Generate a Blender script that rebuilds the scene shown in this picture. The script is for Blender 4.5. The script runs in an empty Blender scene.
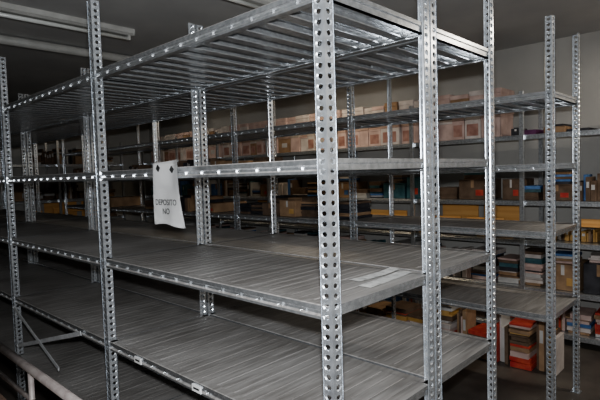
import bpy, bmesh, math, random
from mathutils import Matrix, Vector
random.seed(11)
S=bpy.context.scene
COL=S.collection
D=1.44; CAMZ=1.6

# ---------------- materials ----------------
def newmat(name):
    m=bpy.data.materials.new(name); m.use_nodes=True
    nt=m.node_tree; b=nt.nodes['Principled BSDF']
    return m,nt,b
def mat_noise(name,c1,c2,scale=8,rough=.6,metal=0.0,bump=0.0,stretch=(1,1,1),detail=5,lo=.35,hi=.65,coord='Object'):
    m,nt,b=newmat(name)
    tc=nt.nodes.new('ShaderNodeTexCoord'); mp=nt.nodes.new('ShaderNodeMapping')
    mp.inputs['Scale'].default_value=stretch
    n=nt.nodes.new('ShaderNodeTexNoise'); n.inputs['Scale'].default_value=scale; n.inputs['Detail'].default_value=detail
    r=nt.nodes.new('ShaderNodeValToRGB')
    r.color_ramp.elements[0].position=lo; r.color_ramp.elements[1].position=hi
    r.color_ramp.elements[0].color=(*c1,1); r.color_ramp.elements[1].color=(*c2,1)
    nt.links.new(tc.outputs[coord],mp.inputs[0]); nt.links.new(mp.outputs[0],n.inputs['Vector'])
    nt.links.new(n.outputs['Fac'],r.inputs[0]); nt.links.new(r.outputs[0],b.inputs['Base Color'])
    b.inputs['Roughness'].default_value=rough; b.inputs['Metallic'].default_value=metal
    if bump>0:
        bp=nt.nodes.new('ShaderNodeBump'); bp.inputs['Strength'].default_value=bump; bp.inputs['Distance'].default_value=.01
        nt.links.new(n.outputs['Fac'],bp.inputs['Height']); nt.links.new(bp.outputs[0],b.inputs['Normal'])
    return m
M_galv=mat_noise('galvanised_steel',(.50,.53,.56),(.72,.75,.78),60,.28,.8)
M_post=mat_noise('galvanised_post',(.60,.63,.67),(.86,.90,.94),26,.26,.80,bump=.02)
M_brace=mat_noise('brace_zinc_paint',(.55,.56,.57),(.70,.71,.72),20,.45,.1)
def shelf_mat():
    m,nt,b=newmat('dusty_galvanised_shelf')
    L=nt.links
    tc=nt.nodes.new('ShaderNodeTexCoord')
    mp=nt.nodes.new('ShaderNodeMapping'); mp.inputs['Scale'].default_value=(1.6,18,1)
    n=nt.nodes.new('ShaderNodeTexNoise'); n.inputs['Scale'].default_value=3; n.inputs['Detail'].default_value=8
    L.new(tc.outputs['Object'],mp.inputs[0]); L.new(mp.outputs[0],n.inputs['Vector'])
    n2=nt.nodes.new('ShaderNodeTexNoise'); n2.inputs['Scale'].default_value=2.2; n2.inputs['Detail'].default_value=6
    L.new(tc.outputs['Object'],n2.inputs['Vector'])
    av=nt.nodes.new('ShaderNodeMath'); av.operation='MULTIPLY_ADD'; av.inputs[1].default_value=.5
    m2=nt.nodes.new('ShaderNodeMath'); m2.operation='MULTIPLY'; m2.inputs[1].default_value=.5
    L.new(n2.outputs['Fac'],m2.inputs[0]); L.new(n.outputs['Fac'],av.inputs[0]); L.new(m2.outputs[0],av.inputs[2])
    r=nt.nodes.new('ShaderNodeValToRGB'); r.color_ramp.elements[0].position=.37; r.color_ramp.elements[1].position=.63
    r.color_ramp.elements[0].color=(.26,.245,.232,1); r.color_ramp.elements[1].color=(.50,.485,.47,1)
    L.new(av.outputs[0],r.inputs[0])
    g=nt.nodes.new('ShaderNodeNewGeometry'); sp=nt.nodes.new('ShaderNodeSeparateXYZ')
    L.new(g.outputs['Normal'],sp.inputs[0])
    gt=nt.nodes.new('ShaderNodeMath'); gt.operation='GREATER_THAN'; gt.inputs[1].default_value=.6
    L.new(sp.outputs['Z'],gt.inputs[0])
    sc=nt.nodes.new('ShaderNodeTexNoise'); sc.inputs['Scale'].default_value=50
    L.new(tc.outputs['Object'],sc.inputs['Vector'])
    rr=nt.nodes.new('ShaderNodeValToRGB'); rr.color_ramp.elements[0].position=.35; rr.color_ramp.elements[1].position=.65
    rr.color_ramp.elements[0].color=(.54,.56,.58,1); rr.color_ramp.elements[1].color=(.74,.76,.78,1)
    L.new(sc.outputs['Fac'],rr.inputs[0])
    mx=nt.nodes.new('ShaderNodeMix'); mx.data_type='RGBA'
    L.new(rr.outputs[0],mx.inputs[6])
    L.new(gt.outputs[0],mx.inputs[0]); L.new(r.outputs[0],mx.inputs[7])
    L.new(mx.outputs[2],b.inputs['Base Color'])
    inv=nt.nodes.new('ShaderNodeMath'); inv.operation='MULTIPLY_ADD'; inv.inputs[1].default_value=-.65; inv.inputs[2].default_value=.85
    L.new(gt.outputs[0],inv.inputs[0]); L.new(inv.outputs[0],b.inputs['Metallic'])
    ro=nt.nodes.new('ShaderNodeMath'); ro.operation='MULTIPLY_ADD'; ro.inputs[1].default_value=.22; ro.inputs[2].default_value=.26
    L.new(gt.outputs[0],ro.inputs[0]); L.new(ro.outputs[0],b.inputs['Roughness'])
    return m
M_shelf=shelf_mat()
M_ceil=mat_noise('ceiling_plaster',(.46,.46,.46),(.54,.54,.53),2,.9)
M_wall=mat_noise('wall_plaster',(.40,.39,.37),(.49,.48,.455),1.5,.9)
M_floor=mat_noise('floor_concrete',(.06,.052,.046),(.13,.115,.10),3,.5,bump=.1)
M_skirt=mat_noise('skirting_paint',(.2,.19,.18),(.26,.25,.23),5,.6)
M_paper=mat_noise('white_paper',(.80,.80,.80),(.92,.92,.92),6,.7)
M_offw=mat_noise('offwhite_card',(.46,.45,.43),(.62,.60,.58),6,.7)
M_sheet=mat_noise('newsprint',(.50,.50,.49),(.80,.80,.78),30,.7)
M_black=mat_noise('black_ink',(.02,.02,.02),(.04,.04,.04),20,.5)
M_card=mat_noise('cardboard',(.27,.17,.10),(.38,.25,.15),12,.85)
M_cardd=mat_noise('dark_cardboard',(.10,.065,.042),(.17,.115,.08),12,.85)
M_pink=mat_noise('archive_board_pink',(.46,.33,.295),(.62,.475,.43),9,.8)
M_white=mat_noise('archive_board_white',(.48,.43,.40),(.64,.58,.55),9,.8)
M_redl=mat_noise('label_brownred',(.30,.15,.12),(.44,.26,.215),15,.7)
M_red=mat_noise('red_print',(.42,.035,.03),(.54,.09,.05),15,.6)
M_blue=mat_noise('blue_print',(.05,.12,.30),(.10,.22,.44),15,.5)
M_teal=mat_noise('teal_print',(.03,.09,.11),(.07,.16,.18),15,.5)
M_yel=mat_noise('yellow_print',(.46,.27,.08),(.58,.36,.14),10,.6)
M_dark=mat_noise('dark_plastic',(.02,.02,.025),(.05,.05,.06),10,.5)
M_purp=mat_noise('purple_plastic',(.09,.025,.08),(.15,.045,.13),10,.5)
M_wood=mat_noise('orange_pine_board',(.68,.33,.10),(.86,.50,.19),6,.6,stretch=(1,.15,6))
M_rail=mat_noise('trolley_painted_tube',(.28,.24,.23),(.40,.36,.34),25,.45,.2)
M_rust=mat_noise('trolley_deck_board',(.14,.09,.07),(.22,.15,.11),8,.8)
M_lamp=mat_noise('lamp_housing_white',(.42,.42,.40),(.52,.52,.50),8,.5)
def emis(name,c,s):
    m,nt,b=newmat(name); b.inputs['Emission Color'].default_value=(*c,1); b.inputs['Emission Strength'].default_value=s
    b.inputs['Base Color'].default_value=(.9,.9,.9,1); return m
M_tube_on=emis('added_tube_lit',(1,.93,.8),6)  # glow for the added out-of-view fixtures only
M_tube=mat_noise('tube_unlit',(.66,.68,.66),(.74,.76,.74),8,.25)

# ---------------- helpers ----------------
def link(o,parent=None):
    COL.objects.link(o)
    if parent: o.parent=parent
    return o
def mk(name,bm,mats,parent=None,loc=(0,0,0),smooth=False):
    me=bpy.data.meshes.new(name); bm.to_mesh(me); bm.free()
    for m in (mats if isinstance(mats,(list,tuple)) else [mats]): me.materials.append(m)
    if smooth:
        for p in me.polygons: p.use_smooth=True
    o=bpy.data.objects.new(name,me); o.location=loc
    return link(o,parent)
def empty(name,loc=(0,0,0)):
    o=bpy.data.objects.new(name,None); o.location=loc; o.empty_display_size=.2
    return link(o)
def box(bm,lo,hi,mi=0,bevel=0):
    x0,y0,z0=lo; x1,y1,z1=hi
    v=[bm.verts.new(p) for p in [(x0,y0,z0),(x1,y0,z0),(x1,y1,z0),(x0,y1,z0),(x0,y0,z1),(x1,y0,z1),(x1,y1,z1),(x0,y1,z1)]]
    fs=[bm.faces.new([v[i] for i in q]) for q in [(0,3,2,1),(4,5,6,7),(0,1,5,4),(1,2,6,5),(2,3,7,6),(3,0,4,7)]]
    for f in fs: f.material_index=mi
    if bevel>0:
        es=list({e for f in fs for e in f.edges})
        r=bmesh.ops.bevel(bm,geom=es,offset=bevel,segments=1,affect='EDGES')
        for f in r['faces']: f.material_index=mi
def xbox(bm,sz,M,mi=0,bevel=0):
    b2=bmesh.new(); box(b2,(-sz[0]/2,-sz[1]/2,-sz[2]/2),(sz[0]/2,sz[1]/2,sz[2]/2),mi,bevel)
    bmesh.ops.transform(b2,matrix=M,verts=b2.verts)
    me=bpy.data.meshes.new('t'); b2.to_mesh(me); b2.free(); bm.from_mesh(me); bpy.data.meshes.remove(me)
def rbox(bm,c,sz,rz,mi=0,bevel=0):
    xbox(bm,sz,Matrix.Translation((c[0],c[1],c[2]+sz[2]/2))@Matrix.Rotation(rz,4,'Z'),mi,bevel)
def extr(bm,prof,axis,a,b,mi=0,off=(0,0,0)):
    A=[];B=[]
    for p,q in prof:
        if axis=='Y':
            A.append(bm.verts.new((p+off[0],a,q+off[2]))); B.append(bm.verts.new((p+off[0],b,q+off[2])))
        else:
            A.append(bm.verts.new((a,p+off[1],q+off[2]))); B.append(bm.verts.new((b,p+off[1],q+off[2])))
    for i in range(len(prof)-1):
        f=bm.faces.new([A[i],A[i+1],B[i+1],B[i]]); f.material_index=mi
def tube(bm,p0,p1,r,mi=0,seg=12):
    p0=Vector(p0);p1=Vector(p1);d=p1-p0
    q=d.to_track_quat('Z','Y').to_matrix().to_4x4()
    res=bmesh.ops.create_cone(bm,cap_ends=True,segments=seg,radius1=r,radius2=r,depth=d.length,matrix=Matrix.Translation((p0+p1)/2)@q)
    for v in res['verts']:
        for f in v.link_faces: f.material_index=mi

# ---------------- perforated angle post (shared mesh) ----------------
H=2.5; W=.043
def post_mesh():
    bm=bmesh.new()
    def P(leg,u,z,dd=0): return (u,dd,z) if leg==0 else (dd,u,z)
    def cell(leg,u0,u1,z0,z1,hw,hh,hc,emb):
        uc=(u0+u1)/2; zc=(z0+z1)/2
        outer=[(u1,zc),(u1,z1),(uc,z1),(u0,z1),(u0,zc),(u0,z0),(uc,z0),(u1,z0)]
        shape=[(1,0),(.80,.72),(0,1),(-.80,.72),(-1,0),(-.6,-.8),(0,-1),(.6,-.8)]
        o=[bm.verts.new(P(leg,*p)) for p in outer]
        mid=[bm.verts.new(P(leg,hc+a*(hw+.0050),zc+b*(hh+.0032),0)) for a,b in shape]
        inn=[bm.verts.new(P(leg,hc+a*hw,zc+b*hh,emb)) for a,b in shape]
        for A,B in ((o,mid),(mid,inn)):
            for k in range(8):
                n=(k+1)%8
                q=[A[k],A[n],B[n],B[k]]
                if leg==1: q=q[::-1]
                bm.faces.new(q)
    n=80; p=H/n
    for leg in (0,1):
        for k in range(n):
            z=k*p
            cell(leg,0.0,W,z,z+p*.74,.0088,.0076,W*.54,.0032)
            cell(leg,0.0,W,z+p*.74,z+p,.0024,.0010,W*.54,.0)
        a=[bm.verts.new(P(leg,W,0,0)),bm.verts.new(P(leg,W,H,0)),bm.verts.new(P(leg,W,H,.006)),bm.verts.new(P(leg,W,0,.006))]
        bm.faces.new(a if leg==0 else a[::-1])
    bmesh.ops.remove_doubles(bm,verts=bm.verts,dist=1e-5)
    bmesh.ops.recalc_face_normals(bm,faces=bm.faces)
    bmesh.ops.solidify(bm,geom=bm.faces[:],thickness=.0018)
    me=bpy.data.meshes.new('perforated_angle_post'); bm.to_mesh(me); bm.free(); me.materials.append(M_post)
    return me
PM=post_mesh()
def panel_bay(bm,xa,xb,ya,yb,z):
    n=14; w=(yb-ya)/n
    for i in range(n):
        y=ya+i*w; g=.0006
        prof=[(y+.024,z-.028),(y+.022,z-.032),(y+g,z-.032),(y+g,z-.0015),(y+g+.002,z),
              (y+w*.46,z),(y+w*.48,z-.0008),(y+w*.52,z-.0008),(y+w*.54,z),
              (y+w-g-.002,z),(y+w-g,z-.0015),(y+w-g,z-.032),(y+w-.022,z-.032),(y+w-.024,z-.028)]
        extr(bm,prof,'X',xa,xb)
def rack(x0,dep,y0,bay,nb,levels,braces=(),knees=()):
    root=empty('metal_shelving_unit',(x0,y0,0))
    for k in range(nb+1):
        for side in (0,1):
            o=bpy.data.objects.new('post',PM)
            last=(k==nb)
            if side==0: o.location=(0,k*bay,0); o.rotation_euler=(0,0,math.radians(270 if last else 0))
            else: o.location=(dep,k*bay,0); o.rotation_euler=(0,0,math.radians(180 if last else 90))
            link(o,root)
    bm=bmesh.new()
    for k in range(nb+1):
        for side in (0,1):
            x=.02 if side==0 else dep-.02; y=k*bay+(.02 if k<nb else -.02)
            box(bm,(x-.03,y-.03,0),(x+.03,y+.03,.004))
    mk('foot_plates',bm,M_galv,root)
    for li,z in enumerate(levels):
        bm=bmesh.new()
        fb=[(.040,.0),(.0070,.0),(.0045,-.003),(.0045,-.018),(.013,-.024),(.013,-.032),(.0045,-.037),(.0045,-.046),(.032,-.046),(.032,-.042)]
        for k in range(nb):
            a=k*bay+.003; b=(k+1)*bay-.001
            extr(bm,fb,'Y',a,b,0,(0,0,z))
            extr(bm,[(dep-x,q) for x,q in fb],'Y',a,b,0,(0,0,z))
            panel_bay(bm,.008,dep-.008,a+.006,b-.004,z-.004)
            e=[(.030,0),(.0045,0),(.0045,-.014),(.012,-.018),(.012,-.036),(.028,-.036)]
            extr(bm,[(a-.003+y,q) for y,q in e],'X',.005,dep-.005,0,(0,0,z))
            extr(bm,[(b+.001-y,q) for y,q in e],'X',.005,dep-.005,0,(0,0,z))
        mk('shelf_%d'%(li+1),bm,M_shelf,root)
        bm=bmesh.new()
        for k in range(nb+1):
            y=k*bay+(.022 if k<nb else -.022)
            for zz in (-.012,-.036):
                for x in (-.002,dep+.002):
                    bmesh.ops.create_cone(bm,cap_ends=True,segments=6,radius1=.005,radius2=.004,depth=.004,
                        matrix=Matrix.Translation((x,y,z+zz))@Matrix.Rotation(math.pi/2,4,'Y'))
        mk('bolts_%d'%(li+1),bm,M_galv,root)
    for (k,za,zb) in braces:
        bm=bmesh.new(); y=k*bay-.010
        for s in (1,-1):
            dx=dep-.04; dz=(zb-za)*s
            ang=math.atan2(dz,dx)
            xbox(bm,(math.hypot(dx,dz),.003,.03),Matrix.Translation((dep/2,y,(za+zb)/2))@Matrix.Rotation(-ang,4,'Y'))
            y-=.005
        mk('cross_brace',bm,M_brace,root)
    bm=bmesh.new(); xx=-.004
    for (ya,za,yb,zb) in knees:
        ang=math.atan2(zb-za,yb-ya)
        xbox(bm,(.003,math.hypot(zb-za,yb-ya),.026),Matrix.Translation((xx,(ya+yb)/2,(za+zb)/2))@Matrix.Rotation(ang,4,'X'))
        for c in ((xx-.004,ya,za),(xx-.004,yb,zb)):
            bmesh.ops.create_cone(bm,cap_ends=True,segments=6,radius1=.008,radius2=.007,depth=.006,
                        matrix=Matrix.Translation(c)@Matrix.Rotation(math.pi/2,4,'Y'))
        xx-=.005
    if knees: mk('diagonal_braces',bm,M_brace,root)
    else: bm.free()
    return root
LV=[CAMZ+.552,CAMZ+.045,CAMZ-.40,CAMZ-.83,.34]
BAY=1.05*D
depA=.615
rack(0,depA,0,BAY,5,LV,braces=((3,.36,.74),),
     knees=((2*BAY-.04,.42,1.22*BAY,.745),(2*BAY-.02,.70,1.45*BAY,.45)))
xB=depA+.012
rack(xB,.836*D-xB+.02,0,BAY,5,LV)
LC=[CAMZ+.46,CAMZ+.02,CAMZ-.40,CAMZ-.92]
xC=1.459*D
rack(xC,.416*D,0,BAY,5,LC)

# ---------------- wall shelving ----------------
Y1=8.5; WX=4.25
LD=[1.90,1.29,.92,.48,.1]
def wall_shelf(x,dep,a,b,rot):
    root=empty('wall_shelving_unit',(0,0,0))
    if rot: root.rotation_euler=(0,0,math.pi/2)
    for i,z in enumerate(LD):
        bm=bmesh.new()
        box(bm,(x,a,z-.012),(x+dep,b,z),0,.002)
        box(bm,(x-.002,a,z-.045),(x+.012,b,z-.0125),0,.002)
        mk('shelf_%d'%(i+1),bm,M_galv,root)
    bm=bmesh.new(); y=a
    while y<b+.01:
        for xx in (x-.035,x+dep+.002):
            box(bm,(xx,y-.02,0),(xx+.03,y+.02,2.3),0,.002)
        y+=1.15
    mk('uprights',bm,M_galv,root)
    bm=bmesh.new()
    y=a+.02
    while y<b-.3:
        L=random.uniform(.3,.8)
        hgt=random.uniform(.05,.12)
        if random.random()<.75: box(bm,(x+.04,y,.925+.14),(x+.06,min(y+L,b),.925+.14+hgt),0,.002)
        if random.random()<.5: box(bm,(x+dep-.03,y,.925),(x+dep-.015,min(y+L,b),1.22),0,.002)
        y+=L+random.uniform(.02,.25)
    mk('pine_boards',bm,M_wood,root)
xD=3.62; dD=.5; yD0=-1.6; yD1=7.7
wall_shelf(xD,dD,yD0,yD1,False)
GM=[M_pink,M_white,M_redl,M_card,M_cardd,M_red,M_blue,M_teal,M_yel,M_dark,M_purp,M_offw]
PK,WH,RL,CD,CX,RD,BL,TE,YE,DK,PU,PA=range(12)
def archive_row(name,x,y0,y1,z,rows=2,h=.235):
    bm=bmesh.new(); e=.003
    for r in range(rows):
        y=y0
        while y<y1:
            w=random.choice([.13,.17,.19,.25])
            hh=h*random.choice([1,1,1,.9])
            zz=z+e+r*(h+.003)
            c=random.choice([PK,PK,PK,WH,WH,PK,CD])
            dx=random.uniform(0,.05)
            box(bm,(x+dx,y,zz),(x+dx+.34,y+w-.006,zz+hh*.80),c,.002)
            box(bm,(x+dx-.004,y-.0015,zz+hh*.80),(x+dx+.344,y+w-.0045,zz+hh),random.choice([PK,WH,c]),.003)
            t=random.random()
            if t<.6: box(bm,(x+dx-.002,y+w*.15,zz+hh*.12),(x+dx+.002,y+w*.85,zz+hh*.62),RL)
            elif t<.8: box(bm,(x+dx-.002,y+w*.3,zz+hh*.30),(x+dx+.002,y+w*.7,zz+hh*.55),PA)
            y+=w+random.uniform(0,.008)
    return mk(name,bm,GM)
def mixed_row(name,x,dep,y0,y1,z,maxh,fill=.85,pal=(CD,CX,CX,DK,BL,PA,YE,RD,TE,CD),rot=False):
    bm=bmesh.new(); e=.003; y=y0
    while y<y1-.05:
        t=random.random()
        if random.random()>fill: y+=random.uniform(.1,.3); continue
        if t<.28:
            n=random.randint(4,9); c0=random.choice(pal)
            for i in range(n):
                w=random.uniform(.012,.045)
                if y+w>y1: break
                hh=maxh*random.uniform(.6,.95); c=c0 if random.random()<.4 else random.choice(pal)
                dx=random.uniform(.0,.06)
                box(bm,(x+.03+dx,y,z+e),(x+.03+dx+min(.2,dep-.10),y+w-.002,z+e+hh),c,.001)
                if w>.03: box(bm,(x+.028+dx,y+.006,z+e+hh*.55),(x+.031+dx,y+w-.008,z+e+hh*.8),PA)
                y+=w
            y+=.02
        elif t<.75:
            w=random.uniform(.16,.28)
            if y+w>y1: break
            zz=z+e; top=z+random.uniform(.35,1)*maxh
            while zz<top-.03:
                th=random.uniform(.008,.045)
                j=random.uniform(-.014,.014)
                rbox(bm,(x+dep*.42+j,y+w/2+j,zz),(min(.3,dep-.1)*random.uniform(.85,1),w*random.uniform(.75,.92),th),random.uniform(-.09,.09),random.choice(pal),.001)
                zz+=th+.001
            y+=w
        else:
            w=random.uniform(.16,.32); hh=maxh*random.uniform(.45,.9)
            if y+w>y1: break
            c=random.choice([CD,CX,CD]+list(pal))
            d=dep-.12
            box(bm,(x+.05,y,z+e),(x+.05+d,y+w-.02,z+e+hh),c,.003)
            box(bm,(x+.048,y+w*.42,z+e+hh*.6),(x+.051,y+w*.52,z+e+hh+.001),PA if random.random()<.3 else CD)
            box(bm,(x+.045,y+.004,z+e+hh),(x+.05+d*.5-.002,y+w-.024,z+e+hh+.004),c)
            box(bm,(x+.05+d*.5+.002,y+.004,z+e+hh),(x+.05+d+.004,y+w-.024,z+e+hh+.004),c)
            if random.random()<.6: box(bm,(x+.048,y+w*.1,z+e+hh*.2),(x+.051,y+w*.36,z+e+hh*.5),random.choice([PA,RD,BL,YE]))
            if random.random()<.6:
                zz=z+e+hh+.006
                while zz<z+maxh-.02:
                    rbox(bm,(x+dep*.4,y+w/2-.01,zz),(.2,w*.7,.02),random.uniform(-.2,.2),random.choice(pal),.001); zz+=.022
            y+=w+.01
    o=mk(name,bm,GM)
    if rot: o.rotation_euler=(0,0,math.pi/2)
    return o
archive_row('archive_box_row',xD+.03,.92,yD1-.3,LD[0],2)
archive_row('archive_box_row',xD+.03,-1.5,-.10,LD[0],1)
mixed_row('folded_bag_stack',xD,dD,.15,.85,LD[0],.10,1,(DK,DK,PU,CX))
mixed_row('stored_goods_row',xD,dD,yD0+.2,yD1-.2,LD[1],.27,.98,(CD,CX,DK,BL,PA,TE,CX,CX,CX,CX,WH))
mixed_row('stored_goods_row',xD+.07,dD-.12,yD0+.2,yD1-.2,LD[2],.12,.8,(YE,CD,CX,PA,CX,DK))
mixed_row('stored_goods_row',xD,dD,yD0+.2,yD1-.2,LD[3],.34,.98,(PA,BL,WH,CX,CD,TE,PA,PK,PK,DK))
mixed_row('stored_goods_row',xD,dD,yD0+.2,yD1-.2,LD[4],.30,.98,(RD,PA,RD,CD,PK,WH,BL,PK))
wall_shelf(Y1-.62,.5,-3.3,2.2,True)
for z,mh in ((LD[0],.3),(LD[1],.3),(LD[2],.12),(LD[3],.3)):
    mixed_row('stored_goods_row',Y1-.55,.38,-3.2,2.1,z,mh,.9,(CX,CD,CX,DK,PA,CX),True)
dC=.416*D
mixed_row('magazine_stack_row',xC,dC,.12,1.4,LC[1],.14,.45,(DK,PU,DK,CX,TE))
mixed_row('magazine_stack_row',xC,dC,1.6,7.3,LC[2],.2,.6,(CX,CD,DK,CX,CX,DK))
mixed_row('magazine_stack_row',xC,dC,1.7,7.3,LC[1],.2,.55,(CX,CD,DK,CX))
mixed_row('magazine_stack_row',xC,dC,1.7,7.3,LC[3],.3,.5,(CX,CD,YE,CX))
mixed_row('floor_carton_row',2.82,.4,.2,3.2,0,.45,.9,(RD,PK,CD,PA,WH,CX,CX,CD,YE))

# ---------------- paper notice ----------------
bm=bmesh.new()
nx,nz=12,12; w=.232; h=.262
vs=[[None]*(nz+1) for _ in range(nx+1)]
for i in range(nx+1):
    for j in range(nz+1):
        u=i/nx; v=j/nz
        bulge=-.006*math.sin(v*math.pi)*(0.4+u)-.024*max(0,u-.72)*4*(1-v)-.004*math.sin(u*9+v*2)*v
        yy=-u*w*(1-.04*v); zz=-v*h+.010*u*(1-v)+.006*math.sin(u*5)*v
        vs[i][j]=bm.verts.new((bulge,yy,zz))
for i in range(nx):
    for j in range(nz): bm.faces.new([vs[i][j],vs[i+1][j],vs[i+1][j+1],vs[i][j+1]])
bmesh.ops.solidify(bm,geom=bm.faces[:],thickness=.0006)
sign=mk('paper_notice',bm,M_paper,None,(-.010,.972,LV[1]+.020),True)
def text(s,size,y,z):
    c=bpy.data.curves.new('txt','FONT'); c.body=s; c.size=size; c.align_x='CENTER'; c.extrude=.0003
    c.materials.append(M_black)
    o=bpy.data.objects.new('lettering',c)
    o.matrix_local=Matrix(((0,0,-1,-.0155),(-1,0,0,y),(0,1,0,z),(0,0,0,1)))
    link(o,sign)
text('DEPOSITO',.034,-.115,-.175); text('NO',.034,-.115,-.212)
bm=bmesh.new()
for yy,zz in ((-.06,-.022),(-.165,-.030)):
    xbox(bm,(.004,.022,.022),Matrix.Translation((-.012,yy,zz))@Matrix.Rotation(.7,4,'X'),0,.001)
mk('tape_marks',bm,M_black,sign)

for ya in (.70,1.18):
    bm=bmesh.new()
    box(bm,(-.0015,ya,LV[3]-.040),(.004,ya+.06,LV[3]-.012),0)
    box(bm,(-.0022,ya+.01,LV[3]-.030),(-.0014,ya+.05,LV[3]-.022),1)
    mk('shelf_label',bm,[M_paper,M_black])
bm=bmesh.new()
def sheet(cx,cy,rz,w,h,z,curl):
    n=8; rows=[]
    for i in range(n+1):
        r=[]
        for j in (0,1):
            u=(i/n-.5)*w; v=(j-.5)*h
            zz=z+curl*(i/n)**3+.0005*math.sin(i*2)
            r.append(bm.verts.new((cx+u*math.cos(rz)-v*math.sin(rz),cy+u*math.sin(rz)+v*math.cos(rz),zz)))
        rows.append(r)
    for i in range(n): bm.faces.new([rows[i][0],rows[i+1][0],rows[i+1][1],rows[i][1]])
zt=LV[2]+.0012
sheet(.42,.085,.04,.30,.055,zt,.004)
sheet(.44,.15,-.10,.24,.05,zt+.002,.010)
mk('loose_paper_sheets',bm,M_sheet)

# ---------------- trolley in the aisle ----------------
tr=empty('platform_trolley',(-.62,1.35,0))
bm=bmesh.new()
hx=.20; hy=.62
for sx in (-1,1):
    for z in (.80,.66,.25):
        tube(bm,(sx*hx,-hy,z),(sx*hx,hy,z),.018 if z!=.66 else .010)
    for k in range(3):
        yy=-hy+k*hy
        tube(bm,(sx*hx,yy,.12),(sx*hx,yy,.80),.012)
for sy in (-1,1):
    for z in (.80,.25): tube(bm,(-hx,sy*hy,z),(hx,sy*hy,z),.014)
for x in (-hx,hx):
    for yy in (-hy,hy):
        bmesh.ops.create_uvsphere(bm,u_segments=12,v_segments=8,radius=.0185,matrix=Matrix.Translation((x,yy,.80)))
mk('tubular_frame',bm,M_rail,tr,smooth=True)
bm=bmesh.new(); box(bm,(-hx+.016,-hy+.016,.235),(hx-.016,hy-.016,.262),0,.003); box(bm,(-hx+.016,-hy+.016,.56),(hx-.016,hy-.016,.58),0,.003)
mk('decks',bm,M_rust,tr)
bm=bmesh.new()
for x in (-hx,hx):
    for yy in (-hy+.05,hy-.05):
        bmesh.ops.create_cone(bm,cap_ends=True,segments=24,radius1=.06,radius2=.06,depth=.03,matrix=Matrix.Translation((x,yy,.06))@Matrix.Rotation(math.pi/2,4,'Y'))
        box(bm,(x-.022,yy-.02,.07),(x-.017,yy+.02,.235)); box(bm,(x+.017,yy-.02,.07),(x+.022,yy+.02,.235))
mk('castors',bm,M_dark,tr)

# ---------------- room ----------------
X0,X1,Y0,HC=-2.4,WX,-2.6,2.86
def slab(name,lo,hi,m):
    bm=bmesh.new(); box(bm,lo,hi); return mk(name,bm,m)
slab('floor',(X0-.1,Y0-.1,-.1),(X1+.1,Y1+.1,0),M_floor)
slab('ceiling',(X0-.1,Y0-.1,HC),(X1+.1,Y1+.1,HC+.1),M_ceil)
slab('wall_right',(X1,Y0-.1,0),(X1+.1,Y1+.1,HC),M_wall)
slab('wall_left',(X0-.1,Y0-.1,0),(X0,Y1+.1,HC),M_wall)
slab('wall_back',(X0,Y1,0),(X1,Y1+.1,HC),M_wall)
slab('wall_front',(X0,Y0-.1,0),(X1,Y0,HC),M_wall)
slab('baseboard_back',(X0,Y1-.015,0),(X1-.015,Y1,.09),M_skirt)
slab('baseboard_right',(X1-.015,Y0,0),(X1,Y1,.09),M_skirt)

# ---------------- lamps ----------------
def lamp(cx,cy,length,axis,on,power=0,col=(1,.95,.86)):
    r=empty('seen_or_added_fluorescent_lamp',(cx,cy,HC))
    if axis=='Y': r.rotation_euler=(0,0,math.pi/2)
    l=length/2
    bm=bmesh.new()
    extr(bm,[(-.05,0),(-.045,-.035),(-.02,-.05),(.02,-.05),(.045,-.035),(.05,0)],'X',-l,l)
    box(bm,(-l-.004,-.05,-.05),(-l,.05,0)); box(bm,(l,-.05,-.05),(l+.004,.05,0))
    for s in (-1,1): box(bm,(s*(l-.03)-.012,-.02,-.09),(s*(l-.03)+.012,.02,-.05),0,.003)
    mk('housing',bm,M_lamp,r)
    bm=bmesh.new(); tube(bm,(-l+.04,0,-.075),(l-.04,0,-.075),.016)
    mk('tube',bm,M_tube_on if on else M_tube,r,smooth=True)
    if on:  # lit fixtures are added fill sources, the unlit ones are real lamps
        ld=bpy.data.lights.new('added_fill_light','AREA'); ld.shape='RECTANGLE'; ld.size=length; ld.size_y=.08; ld.energy=power; ld.color=col
        o=bpy.data.objects.new('added_fill_light',ld); o.location=(0,0,-.10); link(o,r)
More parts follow.
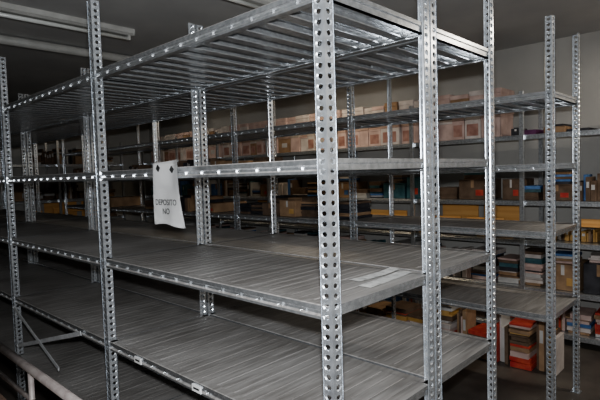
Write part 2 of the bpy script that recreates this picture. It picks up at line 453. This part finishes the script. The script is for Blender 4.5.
lamp(.25,2.98,1.5,'X',False)
lamp(.85,1.68,1.3,'X',False)
lamp(3.12,-1.2,1.2,'Y',True,24,(1,.91,.78))  # added off to the right, unseen, as fill for wall and aisle
lamp(3.12,2.9,1.2,'Y',True,8,(1,.82,.58))  # added warm fill, fixture hidden behind the top shelf
lamp(3.12,6.0,1.2,'Y',True,2,(1,.84,.62))  # added dim warm fill for the far end, also hidden
lamp(-1.5,-1.9,1.2,'X',True,10,(.97,.98,1))  # unseen fixture added behind the camera as soft fill
bm=bmesh.new(); tube(bm,(X0,3.75,HC-.05),(X1,3.75,HC-.05),.04)
mk('ceiling_pipe',bm,M_lamp,None,smooth=True)

# ---------------- camera ----------------
W2,H2=300,200
vL=(-215-W2,H2-190); vR=(765-W2,H2-160)
f=math.sqrt(-(vL[0]*vR[0]+vL[1]*vR[1]))
ex=Vector((vR[0],vR[1],-f)).normalized(); ey=Vector((vL[0],vL[1],-f)).normalized()
ez=ex.cross(ey).normalized(); ey=ez.cross(ex).normalized()
R=Matrix((ex,ey,ez))
pc=Vector((29/f*D,0,-D))
pw=R@pc
cam=bpy.data.cameras.new('camera'); cam.sensor_width=36; cam.lens=f/600*36; cam.clip_start=.02
co=bpy.data.objects.new('camera',cam); COL.objects.link(co)
co.matrix_world=Matrix.Translation((-pw.x,-pw.y,CAMZ))@R.to_4x4()
S.camera=co
fl=bpy.data.lights.new('camera_flash','AREA'); fl.shape='RECTANGLE'; fl.size=.07; fl.size_y=.04; fl.energy=64; fl.color=(.95,.975,1)
fo=bpy.data.objects.new('camera_flash',fl); COL.objects.link(fo)
fo.matrix_world=Matrix.Translation(co.matrix_world.translation+R@Vector((0,.11,0)))@R.to_4x4()
w=bpy.data.worlds.new('world'); S.world=w; w.use_nodes=True
w.node_tree.nodes['Background'].inputs[0].default_value=(.5,.5,.55,1); w.node_tree.nodes['Background'].inputs[1].default_value=.2
try: S.view_settings.look='AgX - Medium High Contrast'
except Exception as e: print(e)
print('f',f,'cam',co.location)
